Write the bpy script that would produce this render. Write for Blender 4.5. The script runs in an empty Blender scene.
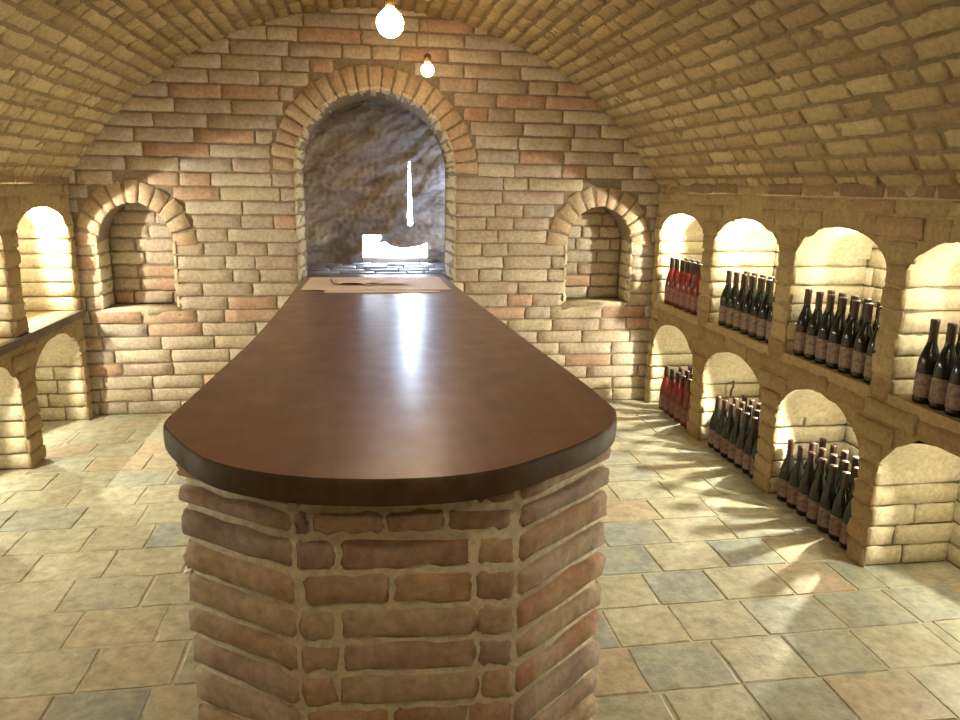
import bpy, math, random
import numpy as np
from mathutils import Matrix, Vector, noise as mnoise
from mathutils.geometry import tessellate_polygon

random.seed(7)
rng = np.random.default_rng(7)
scene = bpy.context.scene
COL = scene.collection
PI = math.pi

# ------------------------------------------------------------------ place
WR, WL, D = 2.12, -1.89, 5.25          # front planes of the two racks, end wall
VX, VZ, VR = 0.12, 0.34, 2.38          # barrel vault axis and radius
SPRING = 1.6
YF = -1.3                              # wall behind the photographer

# ------------------------------------------------------------------ helpers
class Geo:
    def __init__(self):
        self.v = []; self.f = []; self.m = []; self.n = 0
    def add(self, verts, faces, mat=0):
        verts = [tuple(p) for p in verts]
        o = self.n
        self.v += verts; self.n += len(verts)
        self.f += [tuple(i + o for i in fc) for fc in faces]
        self.m += [mat] * len(faces)
    def box(self, a, b, mat=0):
        (x0, y0, z0), (x1, y1, z1) = a, b
        vs = [(x, y, z) for z in (z0, z1) for y in (y0, y1) for x in (x0, x1)]
        self.add(vs, [(0, 2, 3, 1), (4, 5, 7, 6), (0, 1, 5, 4), (2, 6, 7, 3), (0, 4, 6, 2), (1, 3, 7, 5)], mat)
    def grid(self, P, mat=0, keep=None, flip=False):
        nu, nv = P.shape[:2]
        o = []
        for i in range(nu - 1):
            for j in range(nv - 1):
                if keep is not None and not keep(i, j): continue
                q = (i * nv + j, (i + 1) * nv + j, (i + 1) * nv + j + 1, i * nv + j + 1)
                o.append(q[::-1] if flip else q)
        self.add(P.reshape(-1, 3).tolist(), o, mat)
    def lathe(self, prof, n=20, mat=0, c=(0, 0, 0)):
        P = np.zeros((n + 1, len(prof), 3))
        vs = []; fs = []
        for i in range(n):
            a = 2 * PI * i / n
            for r, z in prof:
                vs.append((c[0] + r * math.cos(a), c[1] + r * math.sin(a), c[2] + z))
        k = len(prof)
        for i in range(n):
            for j in range(k - 1):
                i2 = (i + 1) % n
                fs.append((i * k + j, i2 * k + j, i2 * k + j + 1, i * k + j + 1))
        self.add(vs, fs, mat)
    def tube(self, pts, r, n=8, mat=0):
        pts = [Vector(p) for p in pts]
        vs = []; fs = []
        for i, p in enumerate(pts):
            t = (pts[min(i + 1, len(pts) - 1)] - pts[max(i - 1, 0)]).normalized()
            a = t.orthogonal().normalized() if i == 0 else (a - t * a.dot(t)).normalized()
            b = t.cross(a)
            for k in range(n):
                w = 2 * PI * k / n
                vs.append(p + a * (r * math.cos(w)) + b * (r * math.sin(w)))
        for i in range(len(pts) - 1):
            for k in range(n):
                k2 = (k + 1) % n
                fs.append((i * n + k, i * n + k2, (i + 1) * n + k2, (i + 1) * n + k))
        fs.append(tuple(range(n))[::-1]); fs.append(tuple(range((len(pts) - 1) * n, len(pts) * n)))
        self.add(vs, fs, mat)
    def build(self, name, mats, parent=None, smooth=True, loc=None):
        me = bpy.data.meshes.new(name)
        me.from_pydata(self.v, [], self.f)
        if not isinstance(mats, (list, tuple)): mats = [mats]
        for m in mats: me.materials.append(m)
        me.polygons.foreach_set('material_index', self.m)
        me.polygons.foreach_set('use_smooth', [smooth] * len(self.f))
        me.update()
        o = bpy.data.objects.new(name, me)
        COL.objects.link(o)
        if parent is not None: o.parent = parent
        if loc: o.location = loc
        return o

def empty(name, loc, label, cat, group=None):
    o = bpy.data.objects.new(name, None)
    o.empty_display_size = 0.1
    COL.objects.link(o); o.location = loc
    return tag(o, label, cat, group)

def tag(o, label, cat, group=None):
    o['label'] = label; o['category'] = cat
    if group: o['group'] = group
    return o

def structure(o):
    o['kind'] = 'structure'
    return o

# ---- one hand-made brick: an irregular pillow-edged block on a surface map (u, v, h)
def brick(g, mapf, u0, u1, v0, v1, depth=0.02, r=0.007, amp=0.003, lift=0.0, mat=0, wob=0.004, nm=3, skew=None):
    L, H = u1 - u0, v1 - v0
    if L < 0.02 or H < 0.015: return
    r = min(r, L * .3, H * .3)
    us = [0, 0, r] + [L * (k + 1) / (nm + 1) for k in range(nm)] + [L - r, L, L]
    vs = [0, 0, r, H * .5, H - r, H, H]
    hu = [-depth, -r, 0] + [0] * nm + [0, -r, -depth]
    hv = [-depth, -r, 0, 0, 0, -r, -depth]
    nu, nv = len(us), len(vs)
    U, V = np.meshgrid(us, vs, indexing='ij')
    A, B = np.meshgrid(hu, hv, indexing='ij')
    Hh = np.minimum(A, B)
    # rounded corners
    corner = (np.minimum(U, L - U) < r * .5) & (np.minimum(V, H - V) < r * .5)
    U = np.where(corner, np.where(U < L / 2, U + r * .45, U - r * .45), U)
    V = np.where(corner, np.where(V < H / 2, V + r * .45, V - r * .45), V)
    J = rng.normal(0, wob, (nu - 2, nv - 2, 2))
    J = np.pad(J, ((1, 1), (1, 1), (0, 0)), mode='edge')
    U = U + J[..., 0] * .8; V = V + J[..., 1] * .8
    N = rng.normal(0, amp, (nu, nv)); N[0] = N[-1] = 0; N[:, 0] = N[:, -1] = 0
    t = rng.normal(0, amp * .8, 2)
    Hh = Hh + N + lift + t[0] * (U / L - .5) + t[1] * (V / H - .5) * .6
    P = mapf(u0 + U, v0 + V, Hh)
    g.grid(np.stack(P, -1), mat)

def free(a, b, blocks):
    out = []; x = a
    for s, e in sorted(blocks):
        if s > x: out.append((x, min(s, b)))
        x = max(x, e)
        if x >= b: break
    if x < b: out.append((x, b))
    return [(s, e) for s, e in out if e - s > .03]

def course(g, mapf, a, b, v0, v1, joint, length=.33, head=.22, start=None, **kw):
    u = a
    first = True
    while u < b - .02:
        L = (length * random.uniform(.86, 1.12)) if random.random() > head else length * random.uniform(.46, .58)
        if first and start is not None: L = start
        first = False
        e = u + L
        if b - e < length * .25: e = b if b - u < length * 1.3 else u + (b - u) * .5
        brick(g, mapf, u + joint / 2, min(e, b) - joint / 2, v0 + joint / 2, v1 - joint / 2,
              lift=random.gauss(0, kw.get('lj', .003)), **{k: w for k, w in kw.items() if k != 'lj'})
        u = e

# ---- materials
def N(nt, t, **kw):
    n = nt.nodes.new(t)
    for k, v in kw.items():
        if k.startswith('i_'):
            n.inputs[k[2:].replace('_', ' ')].default_value = v
        else: setattr(n, k, v)
    return n

def new_mat(name):
    m = bpy.data.materials.new(name); m.use_nodes = True
    nt = m.node_tree; b = nt.nodes['Principled BSDF']
    return m, nt, b

def ramp(nt, cols, const=False):
    r = nt.nodes.new('ShaderNodeValToRGB')
    el = r.color_ramp.elements
    r.color_ramp.interpolation = 'CONSTANT' if const else 'LINEAR'
    n = len(cols)
    while len(el) < n: el.new(.5)
    for i, c in enumerate(cols):
        p, cc = c if isinstance(c[0], (int, float)) and len(c) == 2 else (i / n if const else i / max(1, n - 1), c)
        el[i].position = p; el[i].color = (*cc, 1)
    return r

def mixc(nt, a, b, fac, mode='MIX'):
    m = nt.nodes.new('ShaderNodeMix'); m.data_type = 'RGBA'; m.blend_type = mode
    for s, v in ((0, fac), (6, a), (7, b)):
        if isinstance(v, (int, float)): m.inputs[s].default_value = v
        elif isinstance(v, tuple): m.inputs[s].default_value = (*v, 1)
        else: nt.links.new(v, m.inputs[s])
    return m.outputs[2]

def masonry(name, cols, patch, patch_amt=.35, rough=.9, mottle=.35, bump=.25, per=True, fine=45, spec=.25):
    m, nt, b = new_mat(name)
    L = nt.links.new
    tc = N(nt, 'ShaderNodeTexCoord')
    if per:
        ge = N(nt, 'ShaderNodeNewGeometry')
        rp = ramp(nt, cols, True); L(ge.outputs['Random Per Island'], rp.inputs[0]); base = rp.outputs[0]
    else:
        n0 = N(nt, 'ShaderNodeTexNoise', i_Scale=4.0, i_Detail=5.0); L(tc.outputs['Object'], n0.inputs['Vector'])
        rp = ramp(nt, cols); L(n0.outputs[0], rp.inputs[0]); base = rp.outputs[0]
    n1 = N(nt, 'ShaderNodeTexNoise', i_Scale=5.5, i_Detail=6.0, i_Roughness=.65); L(tc.outputs['Object'], n1.inputs['Vector'])
    r1 = ramp(nt, [(.42, (0, 0, 0)), (.66, (1, 1, 1))]); L(n1.outputs[0], r1.inputs[0])
    f1 = N(nt, 'ShaderNodeMath', operation='MULTIPLY'); L(r1.outputs[0], f1.inputs[0]); f1.inputs[1].default_value = patch_amt
    c = mixc(nt, base, patch, f1.outputs[0])
    n2 = N(nt, 'ShaderNodeTexNoise', i_Scale=float(fine), i_Detail=6.0, i_Roughness=.7); L(tc.outputs['Object'], n2.inputs['Vector'])
    r2 = ramp(nt, [(.3, (1 - mottle,) * 3), (.7, (1 + mottle * .35,) * 3)]); L(n2.outputs[0], r2.inputs[0])
    c = mixc(nt, c, r2.outputs[0], 1.0, 'MULTIPLY')
    L(c, b.inputs['Base Color'])
    b.inputs['Roughness'].default_value = rough
    b.inputs['Specular IOR Level'].default_value = spec
    bp = N(nt, 'ShaderNodeBump', i_Strength=bump, i_Distance=.01)
    L(n2.outputs[0], bp.inputs['Height']); L(bp.outputs[0], b.inputs['Normal'])
    return m

def plain(name, col, rough=.5, metal=0, spec=.5, coat=0, noise_amt=0, scale=20):
    m, nt, b = new_mat(name)
    b.inputs['Roughness'].default_value = rough; b.inputs['Metallic'].default_value = metal
    b.inputs['Specular IOR Level'].default_value = spec; b.inputs['Coat Weight'].default_value = coat
    tc = N(nt, 'ShaderNodeTexCoord')
    n = N(nt, 'ShaderNodeTexNoise', i_Scale=float(scale), i_Detail=4.0); nt.links.new(tc.outputs['Object'], n.inputs['Vector'])
    k = noise_amt
    r = ramp(nt, [(.3, tuple(x * (1 - k) for x in col)), (.7, tuple(min(1, x * (1 + k)) for x in col))])
    nt.links.new(n.outputs[0], r.inputs[0]); nt.links.new(r.outputs[0], b.inputs['Base Color'])
    return m

def emit(name, col, s):
    m, nt, b = new_mat(name)
    b.inputs['Base Color'].default_value = (.8, .8, .8, 1)
    b.inputs['Emission Color'].default_value = (*col, 1); b.inputs['Emission Strength'].default_value = s
    return m

M = {}
M['wall'] = masonry('end_wall_brick', [(.50, .41, .32), (.46, .36, .29), (.54, .46, .36), (.44, .36, .30), (.48, .39, .31), (.52, .43, .31), (.42, .36, .31), (.49, .32, .23), (.56, .48, .38)], (.54, .49, .39), .4)
M['wall_mortar'] = masonry('end_wall_mortar', [(.23, .18, .125), (.31, .25, .17)], (.32, .27, .19), .4, per=False)  # mortar darkened to hold the shade in the wall joints
M['ring'] = masonry('arch_brick', [(.52, .39, .27), (.50, .35, .24), (.55, .43, .30), (.46, .33, .23)], (.55, .44, .28), .3)
M['jamb'] = masonry('jamb_brick', [(.58, .50, .35), (.54, .45, .31), (.60, .53, .38)], (.62, .56, .42), .3)
M['vault'] = masonry('vault_brick', [(.36, .268, .13), (.315, .228, .11), (.40, .30, .15), (.285, .20, .10), (.375, .285, .15), (.325, .228, .12), (.43, .335, .18)], (.33, .25, .125), .4)
M['vault_mortar'] = masonry('vault_mortar', [(.17, .12, .06), (.25, .185, .095)], (.24, .18, .09), .4, per=False)
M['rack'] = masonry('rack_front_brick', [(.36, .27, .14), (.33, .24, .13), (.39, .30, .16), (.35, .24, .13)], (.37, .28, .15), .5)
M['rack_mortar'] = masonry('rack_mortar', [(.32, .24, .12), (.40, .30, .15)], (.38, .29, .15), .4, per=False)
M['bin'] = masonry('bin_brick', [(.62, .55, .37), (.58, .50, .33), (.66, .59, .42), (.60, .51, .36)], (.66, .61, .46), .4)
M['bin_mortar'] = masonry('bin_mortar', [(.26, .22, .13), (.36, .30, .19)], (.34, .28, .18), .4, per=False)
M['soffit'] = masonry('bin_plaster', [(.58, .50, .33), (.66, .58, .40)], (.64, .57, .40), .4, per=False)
M['red_course'] = masonry('red_course_brick', [(.28, .18, .10), (.24, .16, .09), (.31, .20, .11)], (.31, .22, .12), .5)
M['bar'] = masonry('bar_brick', [(.43, .29, .20), (.48, .36, .25), (.40, .28, .22), (.46, .35, .27), (.50, .35, .23), (.35, .27, .23), (.45, .27, .17), (.36, .22, .16)], (.54, .46, .35), .6, bump=.35, fine=30)
M['bar_mortar'] = masonry('bar_mortar', [(.60, .54, .41), (.72, .66, .52)], (.70, .64, .51), .4, per=False, bump=.4)
M['tile'] = masonry('floor_tile', [(.49, .47, .35), (.46, .45, .34), (.38, .40, .34), (.50, .44, .31), (.32, .35, .33), (.51, .49, .37), (.50, .41, .29), (.49, .48, .36), (.42, .42, .33)], (.43, .41, .29), .8, rough=.5, mottle=.45, bump=.4, fine=17, spec=.4)
M['grout'] = masonry('floor_grout', [(.46, .43, .32), (.53, .50, .38)], (.51, .48, .36), .4, per=False)
M['slab'] = plain('ledge_stone', (.11, .09, .065), .6, noise_amt=.2)
M['rock'] = None
M['cord'] = plain('tan_cord', (.34, .25, .14), .6)
M['brass'] = plain('aged_brass', (.35, .24, .10), .4, metal=.9)
M['paper'] = plain('pink_paper', (.86, .72, .64), .7, noise_amt=.04)
M['paper_white'] = plain('white_paper', (.80, .72, .64), .7, noise_amt=.03)
M['dark'] = plain('dark_iron', (.05, .04, .03), .5)
M['lamp'] = emit('lamp_glow', (1, .67, .35), 76)
M['day'] = emit('daylight', (.72, .84, 1.0), 14)

# ---------------------------------------------------------------- floor
def build_floor():
    g = Geo()
    g.box((-2.6, YF - .1, -.12), (2.8, D + .2, -.0045), 1)
    mp = lambda u, v, h: (u, v, h)
    y = 0.5; k = 0
    while y < D:
        x = -2.3 + (k % 2) * .15 + random.uniform(-.03, .03)
        hgt = .245
        while x < 2.55:
            w = random.uniform(.27, .34)
            brick(g, mp, x + .004, x + w - .004, y + .004, min(y + hgt, D + .02) - .004, depth=.012, r=.004,
                  amp=.0006, wob=.003, lift=random.gauss(0, .0008) - .001, nm=2)
            x += w
        y += hgt; k += 1
    o = g.build('floor', [M['tile'], M['grout']], smooth=False)
    structure(o)

# ---------------------------------------------------------------- arch helper
def arch_pts(c, hw, z0, spring, crest, n=20):
    """outline of an opening, counter-clockwise from the lower left corner"""
    p = [(c - hw, z0), (c + hw, z0), (c + hw, spring)]
    for i in range(1, n):
        a = PI * i / n
        p.append((c + hw * math.cos(a), spring + (crest - spring) * math.sin(a)))
    p.append((c - hw, spring))
    return p

def half_at(z, hw, z0, spring, crest):
    if z < z0 or z > crest: return None
    if z <= spring: return hw
    return hw * math.sqrt(max(0, 1 - ((z - spring) / (crest - spring)) ** 2))

def panel(g, outer, holes, mapf, mat):
    loops = [[Vector((p[0], p[1], 0)) for p in outer]] + [[Vector((p[0], p[1], 0)) for p in h] for h in holes]
    flat = [p for l in loops for p in l]
    tris = tessellate_polygon(loops)
    g.add([mapf(p.x, p.y, 0) for p in flat], tris, mat)

def reveal(g, pts, mapf, h0, h1, mat, scale=1.0, c=None, closed=True, n=2):
    P = np.zeros((len(pts) + (1 if closed else 0), n + 1, 3))
    for i in range(P.shape[0]):
        p = pts[i % len(pts)]
        for j in range(n + 1):
            t = j / n; s = 1 + (scale - 1) * t
            u = c[0] + (p[0] - c[0]) * s if c else p[0]
            v = c[1] + (p[1] - c[1]) * s if c else p[1]
            P[i, j] = mapf(u, v, h0 + (h1 - h0) * t)
    g.grid(P, mat)

# ---------------------------------------------------------------- end wall
WIN = dict(c=.085, hw=.535, z0=.935, spring=1.69, crest=2.22)
NL = dict(c=-1.52, hw=.237, z0=.75, spring=1.18, crest=1.465)
NR = dict(c=1.70, hw=.243, z0=.765, spring=1.19, crest=1.475)
RING = {id(WIN): .17, id(NL): .155, id(NR): .155}

def build_end_wall():
    mp = lambda u, v, h: (u, D - h + 0 * u, v)
    g = Geo()
    outer = [(-2.5, -.05), (2.75, -.05), (2.75, 1.62)]
    for i in range(0, 25):
        a = math.radians(60 - 120 * i / 24)
        outer.append((VX + (VR + .06) * math.sin(a), VZ + (VR + .06) * math.cos(a)))
    outer.append((-2.5, 1.62))
    holes = [arch_pts(**k) for k in (WIN, NL, NR)]
    panel(g, outer, holes, lambda u, v, h: (u, D + .0075, v), 1)
    C = .0925
    z = 0.0; k = 0
    while z < 2.75:
        zm = z + C / 2
        bl = []
        for o in (WIN, NL, NR):
            t = RING[id(o)]
            if zm > o['spring'] - .02:
                hw = half_at(zm, o['hw'] + t, o['z0'], o['spring'], o['crest'] + t)
                hb = half_at(z, o['hw'] + t, o['z0'], o['spring'], o['crest'] + t)
                hw = None if hw is None and hb is None else ((hw or 0) * .5 + (hb or 0) * .5)
            else:
                hw = half_at(zm, o['hw'], o['z0'], o['spring'], o['crest'])
            if hw: bl.append((o['c'] - hw, o['c'] + hw))
        lim = 2.3 if z < 1.6 else math.sqrt(max(.0, (VR + .03) ** 2 - (zm - VZ) ** 2))
        a, b = max(VX - lim, -2.05), min(VX + lim, 2.25)
        for s, e in free(a, b, bl):
            course(g, mp, s, e, z, z + C, .011, lj=.0018, length=.37, head=.16, start=random.uniform(.16, .38),
                   depth=.022, r=.0055, amp=.0016, wob=.0030, mat=0)
        z += C; k += 1
    # arch rings of radial bricks
    for o, n, t in ((WIN, 23, .17), (NL, 11, .155), (NR, 11, .155)):
        ry = (o['crest'] - o['spring']); Rm = o['hw']
        def rp(u, v, h, o=o, ry=ry, Rm=Rm):
            th = u / Rm
            return (o['c'] - (Rm + v) * np.cos(th), D - h + 0 * u, o['spring'] - .01 + (ry + v) * np.sin(th))
        for i in range(n):
            u0, u1 = PI * Rm * i / n, PI * Rm * (i + 1) / n
            brick(g, rp, u0 + .005, u1 - .005, .004, t * random.uniform(.92, 1.04), depth=.024, r=.008, amp=.003,
                  wob=.003, lift=random.gauss(.003, .003), mat=2, nm=1)
    # niches: jambs, soffit, sill, back
    for o in (NL, NR):
        dp = .22
        pts = arch_pts(**o)
        reveal(g, [pts[0]] + [pts[-1]] + pts[-2:1:-1] + [pts[1]], lambda u, v, h: (u, D + .0 + h, v), 0.012, dp, 1, closed=False)
        g.box((o['c'] - o['hw'] - .02, D + .002, o['z0'] - .05), (o['c'] + o['hw'] + .02, D + dp + .02, o['z0']), 3)
        panel(g, [(o['c'] - .4, .7), (o['c'] + .4, .7), (o['c'] + .4, 1.6), (o['c'] - .4, 1.6)], [],
              lambda u, v, h: (u, D + dp + .012, v), 1)
        z = o['z0']; k = 0
        mb = lambda u, v, h: (u, D + dp - h + 0 * u, v)
        while z < o['crest'] - .03:
            hw = half_at(z + .03, o['hw'], o['z0'], o['spring'], o['crest'])
            if hw: course(g, mb, o['c'] - hw, o['c'] + hw, z, z + C, .014, length=.3, head=.3, start=random.uniform(.12, .3), depth=.02, r=.006, mat=0)
            # jamb bricks
            if z < o['spring'] - .02:
                for s in (-1, 1):
                    mj = lambda u, v, h, s=s: (o['c'] + s * (o['hw'] - h - .003), D + u, v)
                    L1 = dp * random.uniform(.5, .95)
                    brick(g, mj, -.004, dp - .005, z + .005, z + C - .006, depth=.02, r=.007, mat=3, nm=2)
            z += C; k += 1
    # window jamb bricks along the reveal
    o = WIN
    pts = arch_pts(**o)
    arc = [pts[0]] + [pts[-1]] + pts[-2:1:-1] + [pts[1]]
    reveal(g, arc, lambda u, v, h: (u, D + h, v), .012, .34, 1, scale=.955, c=(o['c'], 1.55), closed=False)
    z = o['z0']
    while z < o['spring'] - .03:
        for s in (-1, 1):
            mj = lambda u, v, h, s=s: (o['c'] + s * (o['hw'] * (1 - .045 * u / .34) - h - .002), D + u, v)
            brick(g, mj, -.004, .32, z + .005, z + C - .006, depth=.02, r=.008, mat=3, nm=2)
        z += C
    ry = (o['crest'] - o['spring']); Rm = o['hw']
    n = 23
    def rj(u, v, h):
        th = u / Rm; s = (1 - .045 * v / .34)
        return (o['c'] - (Rm - h - .002) * s * np.cos(th), D + v, o['spring'] + (ry - h - .002) * s * np.sin(th))
    for i in range(n):
        brick(g, rj, PI * Rm * i / n + .004, PI * Rm * (i + 1) / n - .004, -.004, .32, depth=.02, r=.006, mat=3, nm=1)
    structure(g.build('wall_back', [M['wall'], M['wall_mortar'], M['ring'], M['jamb']]))

# ---------------------------------------------------------------- rock grotto behind the window
def rock_material():
    m, nt, b = new_mat('grotto_rock')
    L = nt.links.new
    tc = N(nt, 'ShaderNodeTexCoord')
    mp = N(nt, 'ShaderNodeMapping'); mp.inputs['Rotation'].default_value = (0, math.radians(35), 0); mp.inputs['Scale'].default_value = (1, 1, 3.2)
    L(tc.outputs['Object'], mp.inputs['Vector'])
    n = N(nt, 'ShaderNodeTexNoise', i_Scale=3.5, i_Detail=9.0, i_Roughness=.68, i_Distortion=.6); L(mp.outputs[0], n.inputs['Vector'])
    r = ramp(nt, [(.3, (.20, .165, .145)), (.45, (.37, .33, .29)), (.58, (.46, .43, .385)), (.72, (.56, .53, .48))])
    L(n.outputs[0], r.inputs[0])
    n3 = N(nt, 'ShaderNodeTexNoise', i_Scale=2.2, i_Detail=3.0); L(tc.outputs['Object'], n3.inputs['Vector'])
    r3 = ramp(nt, [(.4, (.85, .86, .92)), (.62, (1.05, .95, .85))]); L(n3.outputs[0], r3.inputs[0])
    L(mixc(nt, r.outputs[0], r3.outputs[0], 1.0, 'MULTIPLY'), b.inputs['Base Color'])
    b.inputs['Roughness'].default_value = .75
    bp = N(nt, 'ShaderNodeBump', i_Strength=.4, i_Distance=.03); L(n.outputs[0], bp.inputs['Height']); L(bp.outputs[0], b.inputs['Normal'])
    return m

def inside(p, poly):
    x, y = p; c = False; j = len(poly) - 1
    for i in range(len(poly)):
        xi, yi = poly[i]; xj, yj = poly[j]
        if (yi > y) != (yj > y) and x < (xj - xi) * (y - yi) / (yj - yi) + xi: c = not c
        j = i
    return c

def build_grotto():
    M['rock'] = rock_material()
    RECT = [(-.02, 1.215), (.14, 1.215), (.10, 1.15), (.155, 1.162), (.20, 1.13), (.27, 1.115), (.36, 1.12), (.44, 1.135), (.498, 1.16), (.498, .9), (-.02, .9)]
    SLIT = [(.348, 1.83), (.355, 1.83), (.374, 1.29), (.334, 1.285)]
    nx, nz = 190, 180
    xs = np.linspace(-.69, .88, nx); zs = np.linspace(.86, 2.38, nz)
    P = np.zeros((nx, nz, 3)); hole = np.zeros((nx, nz), bool)
    for i, x in enumerate(xs):
        for j, z in enumerate(zs):
            e = min(1.15, abs(x - .09) / .72)
            base = 5.98 - .14 * e ** 3 - .16 * max(0, (z - 1.75) / .6) ** 2
            c, s = math.cos(.55), math.sin(.55)
            a, b2 = x * c + z * s, -x * s + z * c
            d = .06 * mnoise.fractal(Vector((a * 2.0, b2 * 5.5, 1.3)), 1.0, 2.0, 4)
            d += .05 * abs(mnoise.noise(Vector((a * 2.2, b2 * 9, 4.1))))
            d += .03 * abs(mnoise.noise(Vector((-x * 3 + z * 5, x * 2.2 + z * 3, 9.1))))
            d += .010 * mnoise.noise(Vector((x * 30, z * 30, 2)))
            P[i, j] = (x, max(5.62, base - d - .03), z)
            hole[i, j] = inside((x, z), RECT) or inside((x, z), SLIT)
    # bring the grid vertices at the rim of each hole onto its outline so that the edges are clean
    dx, dz = xs[1] - xs[0], zs[1] - zs[0]
    for i in range(1, nx - 1):
        for j in range(1, nz - 1):
            if hole[i, j] and not hole[i - 1:i + 2, j - 1:j + 2].all():
                best = None
                for poly in (RECT, SLIT):
                    for k in range(len(poly)):
                        p, q = Vector(poly[k - 1]), Vector(poly[k]); w = Vector((xs[i], zs[j]))
                        t = max(0, min(1, (w - p).dot(q - p) / (q - p).length_squared)); r = p + (q - p) * t
                        if best is None or (r - w).length < best[0]: best = ((r - w).length, r)
                P[i, j, 0], P[i, j, 2] = best[1]
    g = Geo()
    g.grid(P, 0, keep=lambda i, j: not (hole[i, j] and hole[i + 1, j] and hole[i, j + 1] and hole[i + 1, j + 1]))
    o = g.build('rock_outcrop', M['rock'])
    tag(o, 'rough grey brown natural rock face seen through the central arched opening', 'rock')
    # overhead rock and sides that close the chamber
    g = Geo()
    g.box((-1.0, D + .34, 2.39), (1.2, 6.3, 2.6)); g.box((-1.0, D + .34, .5), (-.70, 6.3, 2.6)); g.box((.89, D + .34, .5), (1.2, 6.3, 2.6))
    g.box((-1.0, 6.3, .5), (1.2, 6.4, 2.6))
    structure(g.build('wall_grotto', M['rock']))
    # sill of dark wet stone and courses tilted to catch the slit's glow
    g = Geo()
    g.box((-.46, D + .004, .80), (.63, D + .36, .938), 0); g.box((-.68, D + .35, .80), (.87, 6.05, .938), 0)
    structure(g.build('trim_sill', M['sill']))
    g = Geo()
    sl = math.radians(13)
    mp = lambda u, v, h: (u, D + .30 + v * math.cos(sl) - h * math.sin(sl), .925 + v * math.sin(sl) + h * math.cos(sl))
    v = 0
    while v < .33:
        course(g, mp, -.44 if v < .05 else -.66, .61 if v < .05 else .86, v, v + .068, .007, length=.26, start=random.uniform(.1, .25), depth=.03, r=.005, amp=.0015, wob=.001, nm=2)
        v += .068
    tag(g.build('sloping_stone_sill', M['sill2']), 'sloping grey stone courses under the bright opening in the rock', 'sill')
    # daylight opening
    w = empty('cave_opening', (.24, 6.08, 1.04), 'small bright daylight window low in the rock behind the arch', 'window')
    g = Geo()
    for a, b in (((-.29, 0, -.03), (-.262, .04, .21)), ((.262, 0, -.03), (.29, .04, .21)), ((-.29, 0, .185), (.29, .04, .21)), ((-.29, 0, -.05), (.29, .04, -.02))):
        g.box(a, b)
    g.build('frame', M['paper_white'], w)
    g = Geo(); g.box((-.27, .02, -.03), (.27, .03, .2)); g.build('pane', M['day'], w, smooth=False)
    w = empty('rock_slit', (.355, 6.1, 1.27), 'tall thin bright slit of daylight in the rock wall', 'window')
    g = Geo(); g.box((-.06, 0, 0), (.06, .01, .6)); g.build('pane', M['day2'], w, smooth=False)

# ---------------------------------------------------------------- vault, side walls
def build_shell():
    g = Geo()
    A = math.asin(2.02 / VR)
    ny, na = 14, 40
    P = np.zeros((ny + 1, na + 1, 3))
    for i in range(ny + 1):
        y = YF + (D + .1 - YF) * i / ny
        for j in range(na + 1):
            a = -A * 1.0 + 2 * A * 1.0 * j / na
            P[i, j] = (VX + (VR + .007) * math.sin(a), y, VZ + (VR + .007) * math.cos(a))
    g.grid(P, 1)
    def mp(u, v, h):
        a = v / VR
        return (VX + (VR - h) * np.sin(a), u, VZ + (VR - h) * np.cos(a))
    C = .088
    s = -A * VR
    nC = int(round(2 * A * VR / C)); C = 2 * A * VR / nC
    for k in range(nC):
        course(g, mp, .3, D + .03, s, s + C, .017, length=.27, head=.4, start=random.uniform(.1, .28), depth=.03, r=.008,
               amp=.0024, wob=.0035, lj=.0022)
        s += C
    structure(g.build('ceiling', [M['vault'], M['vault_mortar']]))
    for nm, x0, x1 in (('wall_right', WR + .50, WR + .6), ('wall_left', WL - .6, WL - .50)):
        g = Geo(); g.box((x0, YF, -.05), (x1, D + .1, 1.75)); structure(g.build(nm, M['rack_mortar'], smooth=False))
    g = Geo(); g.box((-2.5, YF - .1, -.05), (2.75, YF, 2.9)); structure(g.build('wall_front', M['wall_mortar'], smooth=False))
    # plain side walls where the racks end, up to the wall behind
    for nm, x0, x1, y1 in (('wall_right_end', WR, WR + .5, RY0 - .03), ('wall_left_end', WL - .5, WL, LY0 - .03)):
        g = Geo(); g.box((x0, YF, -.05), (x1, y1, SPRING)); structure(g.build(nm, M['rack_mortar'], smooth=False))
    # reddish string course where the vault springs
    for nm, xx, sg in (('trim_right', WR, 1), ('trim_left', WL, -1)):
        g = Geo()
        g.box((xx, YF, 1.575) if sg > 0 else (xx - .5, YF, 1.575), (xx + .5, D, 1.64) if sg > 0 else (xx, D, 1.64), 1)
        mq = lambda u, v, h: (xx - sg * (h + .004), u, v)
        course(g, mq, .5, D, 1.572, 1.645, .012, length=.29, depth=.02, r=.006, amp=.002, wob=.003)
        structure(g.build(nm, [M['red_course'], M['rack_mortar']]))

# ---------------------------------------------------------------- wine racks
RDEP = .42
RY0, LY0 = .98, 1.70
R_PIERS = [(5.152, 5.224), (4.29, 4.43), (3.42, 3.555), (2.63, 2.74), (1.80, 1.93), (.98, 1.09)]
L_PIERS = [(5.152, 5.224), (4.25, 4.41), (3.40, 3.54), (2.55, 2.68), (1.70, 1.83)]

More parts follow.
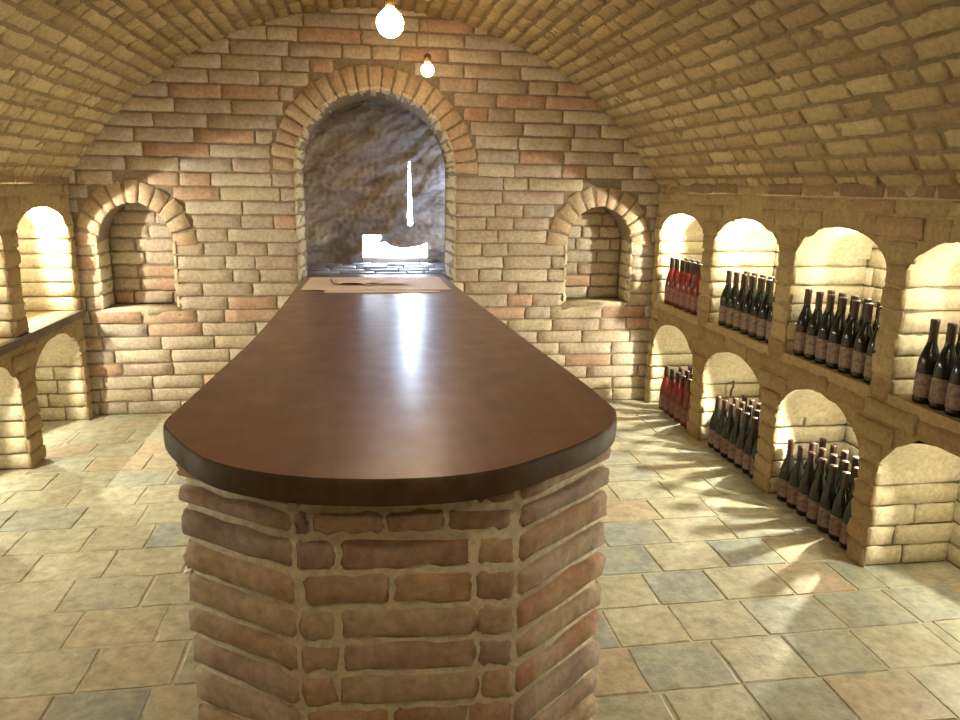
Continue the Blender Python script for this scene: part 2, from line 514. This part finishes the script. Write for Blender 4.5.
def build_rack(side, piers, ledge, root, seed):
    X = WR if side > 0 else WL
    random.seed(seed)
    y0, y1 = piers[-1][0], piers[0][1]
    mp = lambda u, v, h: (X - side * h + 0 * u, u, v)
    fl = lambda x: x
    holes = []; ops = []
    for i in range(len(piers) - 1):
        a, b = piers[i + 1][1], piers[i][0]
        c, hw = (a + b) / 2, (b - a) / 2
        if side > 0 or True:
            up = dict(c=c, hw=hw, z0=ledge, spring=1.27, crest=1.445)
            lo = dict(c=c, hw=hw - .005, z0=.0, spring=.44, crest=.668)
        for o in (up, lo):
            ops.append(o)
            pts = arch_pts(**o, n=14)
            pts = [(p[0] + (random.gauss(0, .006) if k > 1 else 0), p[1] + (random.gauss(0, .006) if k > 1 else 0)) for k, p in enumerate(pts)]
            holes.append(pts)
    g = Geo()
    panel(g, [(y0, -.04), (y1, -.04), (y1, 1.60), (y0, 1.60)], holes, lambda u, v, h: (X + side * .006, u, v), 1)
    C = .0945
    z = .0
    while z < 1.52:
        bl = []
        for o in ops:
            zz = z + .01 if z + .01 >= o['z0'] else z + C - .01
            if zz < o['z0'] and False: continue
            hw = half_at(z + .012, o['hw'], o['z0'] - .03, o['spring'], o['crest'])
            hw2 = half_at(z + C - .012, o['hw'], o['z0'] , o['spring'], o['crest'])
            h = max(hw or 0, hw2 or 0)
            if h > .02: bl.append((o['c'] - h, o['c'] + h))
        for s, e in free(y0, y1, bl):
            if e - s < .2:
                brick(g, mp, s - random.uniform(-.004, .012), e + random.uniform(-.004, .012), z + .005, z + C - .005, depth=.02, r=.008, amp=.003, wob=.004, nm=2,
                      lift=random.gauss(.003, .002))
            else:
                course(g, mp, s, e, z, min(z + C, 1.575), .010, length=.3, depth=.02, r=.006, amp=.003, wob=.004, head=.3)
        z += C
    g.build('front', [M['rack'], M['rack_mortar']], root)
    # piers: a mortar core with bricks on the two faces that look into the bins
    for k, (a, b) in enumerate(piers):
        g = Geo()
        xa, xb = sorted((X + side * .012, X + side * RDEP))
        g.box((xa, a + .012, -.03), (xb, b - (.012 if k else -.0), 1.575), 1)
        for face, sg in ((a, -1), (b, 1)):
            if k == len(piers) - 1 and sg < 0: continue
            if face > D - .01: continue
            mf = lambda u, v, h: (X + side * u, face + sg * h, v)
            z = 0.0
            while z < 1.5:
                zt = min(z + C, 1.575)
                two = random.random() < (.55 if z < ledge else .25)
                cut = RDEP * random.uniform(.3, .7)
                segs = [(.0, cut), (cut, RDEP)] if two else [(.0, RDEP)]
                for s, e in segs:
                    brick(g, mf, s + (random.uniform(.010, .016) if s == 0 else .004), e - .003, z + .0045, zt - .0045, depth=.016, r=.007, amp=.0025, wob=.003, nm=3, lift=random.gauss(0, .0025))
                z += C
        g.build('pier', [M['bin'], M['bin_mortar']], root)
    # back of the bins
    g = Geo()
    xa, xb = sorted((X + side * (RDEP + .012), X + side * (RDEP + .06)))
    g.box((xa, y0, -.03), (xb, y1, 1.575), 1)
    mb = lambda u, v, h: (X + side * (RDEP - h) + 0 * u, u, v)
    z = 0
    while z < 1.52:
        course(g, mb, y0, y1, z, z + C, .010, length=.32, start=random.uniform(.12, .3), depth=.02, r=.007, amp=.0025, wob=.003)
        z += C
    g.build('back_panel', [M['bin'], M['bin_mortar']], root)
    # soffits
    for o in ops:
        g = Geo()
        pts = arch_pts(**o, n=18)[2:]
        P = np.zeros((len(pts), 6, 3))
        for i, p in enumerate(pts):
            for j in range(6):
                q = (random.gauss(0, .004), random.gauss(0, .004)) if 0 < j else (0, 0)
                P[i, j] = (X + side * (.004 + (RDEP - .004) * j / 5), p[0] + q[0], p[1] + q[1])
        g.grid(P, 0)
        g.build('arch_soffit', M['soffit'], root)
    # ledge that carries the upper bins
    for i in range(len(piers) - 1):
        g = Geo()
        a, b = piers[i + 1][1] - .012, piers[i][0] + .012
        if side > 0:
            g.box((X + .002, a, ledge - .05), (X + RDEP, b, ledge)); mt = M['ledge']
            g.build('ledge', mt, root, smooth=False)
    if side < 0:
        for i in range(len(piers) - 1):
            g = Geo()
            a, b = piers[i + 1][1] - .012, piers[i][0] + .012
            g.box((X - RDEP, a, ledge - .05), (X + .004, b, ledge))
            g.build('ledge', M['ledge'], root, smooth=False)
        g = Geo(); g.box((X - .012, y0, ledge - .045), (X + .022, y1 - .01, ledge + .004))
        g.build('ledge_edge', M['slab'], root, smooth=False)

# ---------------------------------------------------------------- bottles
def bottle_meshes(kind):
    if kind == 'red':
        prof = [(0.0, .006), (.02, .001), (.034, 0), (.0385, .005), (.039, .02), (.0388, .13), (.037, .155), (.032, .185), (.025, .215), (.0185, .24), (.0155, .262), (.0148, .30), (.0148, .328), (.0, .329)]
        glass, cap, lab = M['glass_red'], M['cap_dark'], M['label_red']
    else:
        prof = [(0.0, .006), (.02, .001), (.0345, 0), (.0395, .005), (.040, .02), (.040, .145), (.0385, .165), (.034, .19), (.0265, .215), (.0190, .238), (.0158, .258), (.0150, .30), (.0150, .332), (.0, .333)]
        glass, cap, lab = M['glass_dark'], M['cap_brown'], M['label_dark']
    return prof, glass, cap, lab

def make_bottle(kind):
    prof, glass, cap, lab = bottle_meshes(kind)
    r = empty('wine_bottle', (0, 0, 0), 'wine bottle', 'bottle')
    g = Geo(); g.lathe(prof, 20); g.build('glass_body', glass, r)
    top = prof[-2][1]
    g = Geo(); g.lathe([(.0158, top - .075), (.0166, top - .074), (.0166, top - .012), (.0176, top - .010), (.0176, top + .001), (.0160, top + .003), (0, top + .0032)], 18)
    g.build('capsule', cap, r)
    R = (.0392 if kind == 'red' else .0404)
    vs = []; n = 16
    P = np.zeros((n + 1, 4, 3))
    for i in range(n + 1):
        a = PI - 1.9 + 3.8 * i / n
        for j, z in enumerate((.028, .06, .09, .122)):
            P[i, j] = (R * math.cos(a), R * math.sin(a), z)
    g = Geo(); g.grid(P, 0); g.build('paper_label', lab, r)
    return r

def copy_thing(o):
    c = o.copy(); COL.objects.link(c)
    for ch in list(o.children):
        d = ch.copy(); COL.objects.link(d); d.parent = c
    return c

ORD = ['first', 'second', 'third', 'fourth', 'fifth', 'sixth', 'seventh', 'eighth', 'ninth']
def build_bottles():
    random.seed(21)
    proto = {k: make_bottle(k) for k in ('red', 'dark')}
    used = {'red': False, 'dark': False}
    LEDGE = .79
    spec = [  # kind, far y, near y, count, rows, z, bin phrase, group
        ('red', 5.03, 4.475, 7, 2, LEDGE, 'upper bin nearest back wall', 'red bottles in the upper bin'),
        ('dark', 4.175, 3.61, 7, 2, LEDGE, 'second upper bin from back wall', 'dark bottles in the second upper bin'),
        ('dark', 3.345, 2.785, 7, 2, LEDGE, 'third upper bin from back wall', 'dark bottles in the third upper bin'),
        ('dark', 2.50, 1.985, 7, 2, LEDGE, 'fourth upper bin from back wall', 'dark bottles in the fourth upper bin'),
        ('red', 4.98, 4.485, 6, 3, 0.0, 'lower bin nearest back wall', 'red bottles in the lower bin'),
        ('dark', 4.165, 3.62, 7, 3, 0.0, 'second lower bin from back wall', 'dark bottles in the second lower bin'),
        ('dark', 3.34, 2.79, 7, 3, 0.0, 'third lower bin from back wall', 'dark bottles in the third lower bin'),
    ]
    for kind, yf, yn, n, rows, z, phrase, grp in spec:
        for r in range(rows):
            for i in range(n - 1 if r == 1 else n):
                o = proto[kind] if not used[kind] else copy_thing(proto[kind])
                used[kind] = True
                y = yf + (yn + .014 - yf) * i / (n - 1) + random.uniform(-.001, .001)
                x = WR + .060 + .090 * r + random.uniform(-.002, .002)
                if r == 1: y = yf + (yn + .014 - yf) * (i + .5) / (n - 1)
                o.location = (x, y, z + .001)
                o.rotation_euler = (0, 0, random.uniform(-.35, .35))
                rw = ['front row', 'middle row' if rows == 3 else 'rear row', 'rear row'][r]
                col = 'red' if kind == 'red' else 'dark'
                o['label'] = f'{col} wine bottle, {phrase}, {rw}, {ORD[i]} from left'
                o['group'] = grp

def bottle_materials():
    m, nt, b = new_mat('red_glass')
    b.inputs['Base Color'].default_value = (.13, .018, .014, 1); b.inputs['Roughness'].default_value = .12
    b.inputs['Coat Weight'].default_value = .3
    tr = N(nt, 'ShaderNodeBsdfTranslucent'); tr.inputs[0].default_value = (.42, .05, .03, 1)
    mx = N(nt, 'ShaderNodeMixShader'); mx.inputs[0].default_value = .28
    nt.links.new(b.outputs[0], mx.inputs[1]); nt.links.new(tr.outputs[0], mx.inputs[2])
    nt.links.new(mx.outputs[0], nt.nodes['Material Output'].inputs['Surface'])
    M['glass_red'] = m
    M['glass_dark'] = plain('dark_green_glass', (.010, .011, .008), .13, spec=.38, noise_amt=.1)
    M['cap_dark'] = plain('black_capsule', (.03, .018, .015), .35, noise_amt=.1)
    M['cap_brown'] = plain('brown_capsule', (.05, .03, .022), .35, noise_amt=.15)
    for nm, a, bcol in (('label_red', (.21, .10, .08), (.15, .06, .045)), ('label_dark', (.21, .14, .11), (.12, .08, .06))):
        m, nt, b = new_mat('paper_' + nm)
        tc = N(nt, 'ShaderNodeTexCoord')
        n = N(nt, 'ShaderNodeTexNoise', i_Scale=55.0, i_Detail=3.0); nt.links.new(tc.outputs['Object'], n.inputs['Vector'])
        r = ramp(nt, [(.44, bcol), (.54, a)]); nt.links.new(n.outputs[0], r.inputs[0]); nt.links.new(r.outputs[0], b.inputs['Base Color'])
        b.inputs['Roughness'].default_value = .6
        M[nm] = m

# ---------------------------------------------------------------- bar
def smooth_outline(pts, n=6):
    out = []
    k = len(pts)
    for i in range(k - 1):
        p0, p1, p2, p3 = [Vector(pts[max(0, min(k - 1, i + d))]) for d in (-1, 0, 1, 2)]
        for j in range(n):
            t = j / n
            out.append(.5 * ((2 * p1) + (p2 - p0) * t + (2 * p0 - 5 * p1 + 4 * p2 - p3) * t * t + (3 * p1 - p0 - 3 * p2 + p3) * t ** 3))
    out.append(Vector(pts[-1]))
    return out

def wood_material(name, cols, rough, coat):
    m, nt, b = new_mat(name)
    L = nt.links.new
    tc = N(nt, 'ShaderNodeTexCoord')
    mp = N(nt, 'ShaderNodeMapping'); mp.inputs['Scale'].default_value = (5.0, .8, 3.0); L(tc.outputs['Object'], mp.inputs['Vector'])
    n = N(nt, 'ShaderNodeTexNoise', i_Scale=2.6, i_Detail=8.0, i_Roughness=.62, i_Distortion=.8); L(mp.outputs[0], n.inputs['Vector'])
    r = ramp(nt, cols); L(n.outputs[0], r.inputs[0])
    n2 = N(nt, 'ShaderNodeTexNoise', i_Scale=3.0, i_Detail=5.0); L(tc.outputs['Object'], n2.inputs['Vector'])
    r2 = ramp(nt, [(.35, (.82, .80, .80)), (.7, (1.12, 1.10, 1.05))]); L(n2.outputs[0], r2.inputs[0])
    L(mixc(nt, r.outputs[0], r2.outputs[0], 1.0, 'MULTIPLY'), b.inputs['Base Color'])
    n3 = N(nt, 'ShaderNodeTexNoise', i_Scale=9.0, i_Detail=6.0); L(tc.outputs['Object'], n3.inputs['Vector'])
    r3 = ramp(nt, [(.3, (rough * .8,) * 3), (.75, (rough * 1.35,) * 3)]); L(n3.outputs[0], r3.inputs[0]); L(r3.outputs[0], b.inputs['Roughness'])
    b.inputs['Specular IOR Level'].default_value = .5 if coat else .2
    b.inputs['Coat Weight'].default_value = coat; b.inputs['Coat Roughness'].default_value = .28
    bp = N(nt, 'ShaderNodeBump', i_Strength=.03, i_Distance=.01); L(n.outputs[0], bp.inputs['Height']); L(bp.outputs[0], b.inputs['Normal'])
    return m

def build_bar():
    root = empty('bar_counter', (.09, 3.2, 0), 'long tasting bar with dark varnished wooden top on a rounded brick base', 'bar counter')
    off = Vector((.09, 3.2, 0))
    left = [(-.405, 4.95), (-.412, 4.4), (-.425, 3.6), (-.45, 2.9), (-.485, 2.4), (-.512, 2.05), (-.522, 1.93), (-.512, 1.86), (-.46, 1.755), (-.375, 1.625), (-.276, 1.54), (-.146, 1.48), (-.02, 1.452), (.09, 1.444), (.19, 1.450), (.30, 1.483), (.41, 1.55), (.53, 1.64), (.625, 1.745), (.674, 1.85), (.685, 1.95), (.675, 2.25), (.645, 2.7), (.612, 3.3), (.572, 4.0), (.53, 4.95)]
    ol = smooth_outline([(x, y, 0) for x, y in left], 5)
    n = len(ol)
    cen = Vector((.09, 3.0, 0))
    def inset(d):
        out = []
        for i, p in enumerate(ol):
            t = (ol[min(i + 1, n - 1)] - ol[max(i - 1, 0)]).normalized()
            nr = Vector((-t.y, t.x, 0))      # inwards for this winding
            out.append(p + nr * d)
        return out
    prof = [(.006, .938), (.001, .940), (.0, .944), (-.001, .96), (-.001, .98), (.0, .993), (.002, .998), (.006, 1.0)]
    P = np.zeros((n, len(prof), 3))
    for j, (d, z) in enumerate(prof):
        q = inset(d)
        for i in range(n): P[i, j] = (q[i].x - off.x, q[i].y - off.y, z)
    g = Geo()
    g.grid(P, 1)
    # top: rows between the left and the right edge
    tp = inset(.006)
    g2v = [(p.x - off.x, p.y - off.y, 1.0) for p in tp]
    tri = tessellate_polygon([[Vector(v) for v in g2v]])
    g.add(g2v, tri, 0)
    bt = [(p.x - off.x, p.y - off.y, .938) for p in inset(.006)]
    g.add(bt, tri, 1)
    g.add([P[0, j] for j in range(len(prof))] + [P[-1, j] for j in range(len(prof))], [(0, 7, 15, 8)], 1)
    o = g.build('countertop', [M['wood'], M['wood_edge']], root, smooth=True)
    for p in o.data.polygons:
        if abs(p.normal.z) > .98: p.use_smooth = False
    # brick base: straight facets with seams of mortar between them
    base = [(-.34, 4.85), (-.37, 3.9), (-.41, 2.9), (-.472, 1.815), (-.178, 1.602), (.345, 1.566), (.638, 1.80), (.60, 2.9), (.54, 3.9), (.465, 4.85)]
    g = Geo()
    k = len(base)
    bb = [Vector((x, y, 0)) for x, y in base]
    c0 = Vector((.09, 3.1, 0))
    core = []
    for i in range(k):
        t1 = (bb[i] - bb[i - 1]).normalized() if i else (bb[1] - bb[0]).normalized()
        t2 = (bb[i + 1] - bb[i]).normalized() if i < k - 1 else t1
        nn = (Vector((-t1.y, t1.x, 0)) + Vector((-t2.y, t2.x, 0))).normalized()
        core.append(bb[i] + nn * (.015 if i in (3, 6) else .006))
    vs = [(p.x - off.x, p.y - off.y, z) for z in (-.03, .945) for p in core]
    g.add(vs, [(i, (i + 1) % k, (i + 1) % k + k, i + k) for i in range(k)], 1)
    zs = [0, .075, .155, .235, .340, .435, .522, .616, .708, .800, .870, .938]
    for i in range(k - 1):
        a, b = bb[i], bb[i + 1]
        t = (b - a); L = t.length; t.normalize()
        nr = Vector((t.y, -t.x, 0))
        def mf(u, v, h):
            return (a.x - off.x + t.x * u + nr.x * h, a.y - off.y + t.y * u + nr.y * h, v + 0 * u)
        for r in range(len(zs) - 1):
            z0, z1 = zs[r], zs[r + 1]
            kw = dict(depth=.03, r=.011, amp=.0026, wob=.0036, nm=4)
            lift = lambda: random.gauss(.004, .0015)
            if i == 4:      # front panel
                lay = [[(.0, .08), (.09, .25), (.26, .44), (.45, .52)], [(.0, .035), (.045, .27), (.285, .49)], [(.0, .085), (.10, .405), (.43, .51)],
                       [(.01, .21), (.22, .40), (.41, .52)], [(.0, .08), (.09, .43), (.44, .52)], [(.0, .2), (.21, .38), (.39, .52)]][r % 6 if r < 6 else (r * 5 + 1) % 6]
                order = {10: [(.0, .07), (.08, .27), (.285, .41), (.42, .52)], 9: [(.0, .03), (.04, .20), (.21, .34), (.35, .50)], 8: [(.0, .085), (.10, .405), (.425, .52)], 7: [(.015, .21), (.225, .41), (.42, .52)], 6: [(.0, .08), (.10, .42), (.43, .52)], 5: [(.0, .09), (.10, .42), (.43, .52)]}
                for s, e in order.get(r, lay):
                    brick(g, mf, s + .003, min(e + .006, L - .004), z0 + .008, z1 - .008, lift=lift(), mat=0, **kw)
            elif i in (3, 5):
                brick(g, mf, .010 if i == 5 else -.006, L - .010 if i == 3 else L + .006, z0 + .011, z1 - .011, lift=lift() + .004, mat=0, **kw)
            else:
                course(g, mf, 0, L, z0, z1, .018, length=.30, depth=.03, r=.014, amp=.003, wob=.004, start=random.uniform(.14, .3))
    g.build('brick_base', [M['bar'], M['bar_mortar']], root)
    return root

def build_papers():
    def sheet(name, pts, z0, z1, mat, label, cat, group=None):
        g = Geo(); k = len(pts)
        cx = sum(p[0] for p in pts) / k; cy = sum(p[1] for p in pts) / k
        vs = [(x - cx, y - cy, z - z0) for z in (z0, z1) for x, y in pts]
        g.add(vs, [tuple(range(k))[::-1], tuple(range(k, 2 * k))] + [(i, (i + 1) % k, (i + 1) % k + k, i + k) for i in range(k)])
        o = g.build(name, mat, smooth=False); o.location = (cx, cy, z0)
        return tag(o, label, cat, group)
    sheet('paper_sheet', [(-.235, 4.205), (.42, 4.18), (.44, 4.80), (-.22, 4.82)], 1.001, 1.004, M['paper_white'], 'pale sheet peeking out under the pink sheets on the bar', 'paper')
    sheet('paper_sheet', [(-.372, 4.295), (.492, 4.255), (.478, 4.87), (-.352, 4.875)], 1.0045, 1.008, M['paper'], 'wide pale pink paper sheet covering far end of bar', 'paper')
    # a folded leaflet lying on the sheet, its page edges raised
    r = empty('leaflet', (-.03, 4.55, 1.0085), 'folded leaflet with raised edge lying on the pink sheet', 'leaflet')
    for nm, x0, x1, lift in (('page', -.17, .06, .016), ('page', .06, .30, .010)):
        P = np.zeros((9, 5, 3))
        for i in range(9):
            for j in range(5):
                t = i / 8
                P[i, j] = (x0 + (x1 - x0) * t, -.10 + .22 * j / 4 + .02 * (1 - t), .0015 + lift * math.sin(PI * min(1, t * 1.0)) * (1 - .3 * j / 4))
        g = Geo(); g.grid(P); Q = P.copy(); Q[..., 2] -= .0015; g.grid(Q, flip=True)
        g.build(nm, M['paper'], r)
    g = Geo(); g.tube([(-.19, .17, .006), (-.178, .05, .008), (-.165, -.06, .006), (-.03, -.07, .008), (.12, -.045, .006)], .004, 6)  # dark strip standing in for the shadow of the raised page
    g.build('edge_shadow', M['dark'], r)

# ---------------------------------------------------------------- lamps
def lamp(loc, r, label, top, group='bulbs along the vault crown'):
    root = empty('pendant_lamp', (loc[0], loc[1], loc[2]), label, 'lamp', group)
    g = Geo()
    prof = [(0.0, -r)] + [(r * math.sin(PI * k / 12), -r * math.cos(PI * k / 12)) for k in range(1, 11)] + [(r * .38, r * .98), (r * .30, r * 1.12)]
    g.lathe(prof, 20); g.build('bulb', M['lamp'], root)
    g = Geo(); g.lathe([(0, r * 1.08), (.021, r * 1.08), (.023, r * 1.1), (.023, r * 1.1 + .04), (.012, r * 1.1 + .05), (0, r * 1.1 + .05)], 16); g.build('socket', M['brass'], root)
    g = Geo(); g.tube([(0, 0, r * 1.1 + .045), (0, 0, top - loc[2] - .01)], .0022, 6); g.build('cord', M['cord'], root)
    g = Geo(); h = top - loc[2]; g.lathe([(0, h - .03), (.03, h - .028), (.045, h - .012), (.045, h + .03), (0, h + .03)], 18); g.build('ceiling_rose', M['brass'], root)

def crown(x): return VZ + math.sqrt(VR ** 2 - (x - VX) ** 2)

def point(loc, w, col, r=.02, name='bin_light'):
    l = bpy.data.lights.new(name, 'POINT'); l.energy = w; l.color = col; l.shadow_soft_size = r
    o = bpy.data.objects.new(name, l); COL.objects.link(o); o.location = loc
    return o

# ================================================================ assemble
M['sill'] = plain('dark_wet_stone', (.27, .27, .33), .32, noise_amt=.4, scale=9)
M['sill2'] = plain('grey_sill_stone', (.34, .34, .40), .38, noise_amt=.25, scale=9)  # lightened bluish tone stands in for the daylight glow
M['ledge'] = masonry('ledge_brick', [(.40, .31, .17), (.48, .38, .22)], (.45, .36, .21), .4, per=False)
M['day2'] = emit('daylight_slit', (.62, .78, 1.0), 150)
M['wood'] = wood_material('varnished_wood', [(.25, (.145, .060, .040)), (.5, (.21, .093, .060)), (.75, (.27, .13, .084))], .42, .75)
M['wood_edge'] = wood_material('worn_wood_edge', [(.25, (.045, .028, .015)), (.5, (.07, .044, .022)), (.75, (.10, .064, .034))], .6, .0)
bottle_materials()

build_floor()
build_end_wall()
build_grotto()
build_shell()
rr = empty('wine_rack', (WR, 3.1, 0), 'brick wine rack with lit bins full of bottles along the right wall', 'wine rack')
lr = empty('wine_rack', (WL, 3.4, 0), 'brick wine rack with empty lit bins along the left wall', 'wine rack')
for root, side, piers, ledge, seed in ((rr, 1, R_PIERS, .79, 3), (lr, -1, L_PIERS, .755, 5)):
    before = set(COL.objects)
    build_rack(side, piers, ledge, root, seed)
    for o in set(COL.objects) - before:
        o.matrix_parent_inverse = Matrix.Translation(-root.location)
build_bottles()
build_bar()
build_papers()

# small hook with a dangling end in the second lower bin
g = Geo()
g.tube([(0, 0, 0), (-.012, -.03, .012), (-.02, -.05, .0), (-.02, -.05, -.02), (-.016, -.02, -.05), (-.012, -.012, -.09)], .006, 8)
o = g.build('iron_hook', M['dark']); o.location = (2.32, 4.262, .40)
tag(o, 'small bent iron hook on the brick side of the second lower bin', 'hook')

lamp((.14, 3.85, 2.36), .066, 'larger glowing bulb hanging over the bar, nearer of two', crown(.14))
lamp((.40, 4.8, 2.29), .040, 'small glowing bulb hanging just above the arched opening', crown(.40))
# the other bulbs of the row hang above and behind the photographer
for y, e in ((.2, 30), (-.9, 26)):
    point((.12, y, 2.45), e, (1, .80, .52), .05, 'ceiling_bulb')

WARM = (1.0, .93, .71)
def spot(loc, direction, w, angle=158, r=.012):
    l = bpy.data.lights.new('bin_spot', 'SPOT'); l.energy = w; l.color = WARM; l.shadow_soft_size = r
    l.spot_size = math.radians(angle); l.spot_blend = .25
    o = bpy.data.objects.new('bin_spot', l); COL.objects.link(o); o.location = loc
    o.rotation_euler = Vector(direction).to_track_quat('-Z', 'Y').to_euler()
def bins(piers, X, side, pu, su, pl, sl):
    for i in range(len(piers) - 1):
        c = (piers[i + 1][1] + piers[i][0]) / 2
        point((X + side * .24, c - .03, 1.34), pu[i], WARM, .02)
        point((X + side * .22, c - .03, .57), pl[i], WARM, .02)
        spot((X + side * .31, c, 1.30), (-side, 0, -.12), su[i], 150)
        spot((X + side * .345, c, .49), (-side, 0, -.42), sl[i], 106)
bins(R_PIERS, WR, 1, [3, 20, 8, 8, 6], [62, 16, 10, 10, 7], [4, 4.2, 4.2, 4.5, 1.5], [60, 74, 78, 18, 14])
bins(L_PIERS, WL, -1, [6, 8, 7, 7], [84, 14, 10, 8], [3, 3, 2, 2], [30, 34, 26, 14])

# added lamp behind the right jamb, gives the rock a blue glow
l = bpy.data.lights.new('rock_blue_fill', 'AREA'); l.energy = 2.6; l.color = (.58, .72, 1.0); l.size = .15; l.size_y = .6; l.shape = 'RECTANGLE'
o = bpy.data.objects.new('rock_blue_fill', l); COL.objects.link(o); o.location = (.74, 5.69, 1.50)
o.rotation_euler = Vector((-.45, .8, -.05)).to_track_quat('-Z', 'Y').to_euler()

w = bpy.data.worlds.new('World'); scene.world = w; w.use_nodes = True
w.node_tree.nodes['Background'].inputs[0].default_value = (.7, .8, 1, 1)
w.node_tree.nodes['Background'].inputs[1].default_value = .05

# ---------------------------------------------------------------- camera
th, ps, ro, f = .2324, .156, .0155, 734.
F = Vector((math.sin(ps) * math.cos(th), math.cos(ps) * math.cos(th), -math.sin(th)))
R0 = Vector((math.cos(ps), -math.sin(ps), 0)); U0 = R0.cross(F)
R = R0 * math.cos(ro) + U0 * math.sin(ro); U = U0 * math.cos(ro) - R0 * math.sin(ro)
cam = bpy.data.cameras.new('camera'); co = bpy.data.objects.new('camera', cam); COL.objects.link(co)
cam.sensor_width = 36; cam.lens = f / 960 * 36; cam.clip_start = .02
mw = Matrix((R, U, -F)).transposed().to_4x4(); mw.translation = (0, 0, 1.6)
co.matrix_world = mw
scene.camera = co
vs = scene.view_settings
vs.view_transform = 'Standard'; vs.look = 'None'; vs.gamma = 1.0; vs.exposure = 0.0
vs.use_curve_mapping = False
scene.cycles.use_denoising = True
scene.cycles.max_bounces = 8
scene.cycles.sample_clamp_indirect = 6
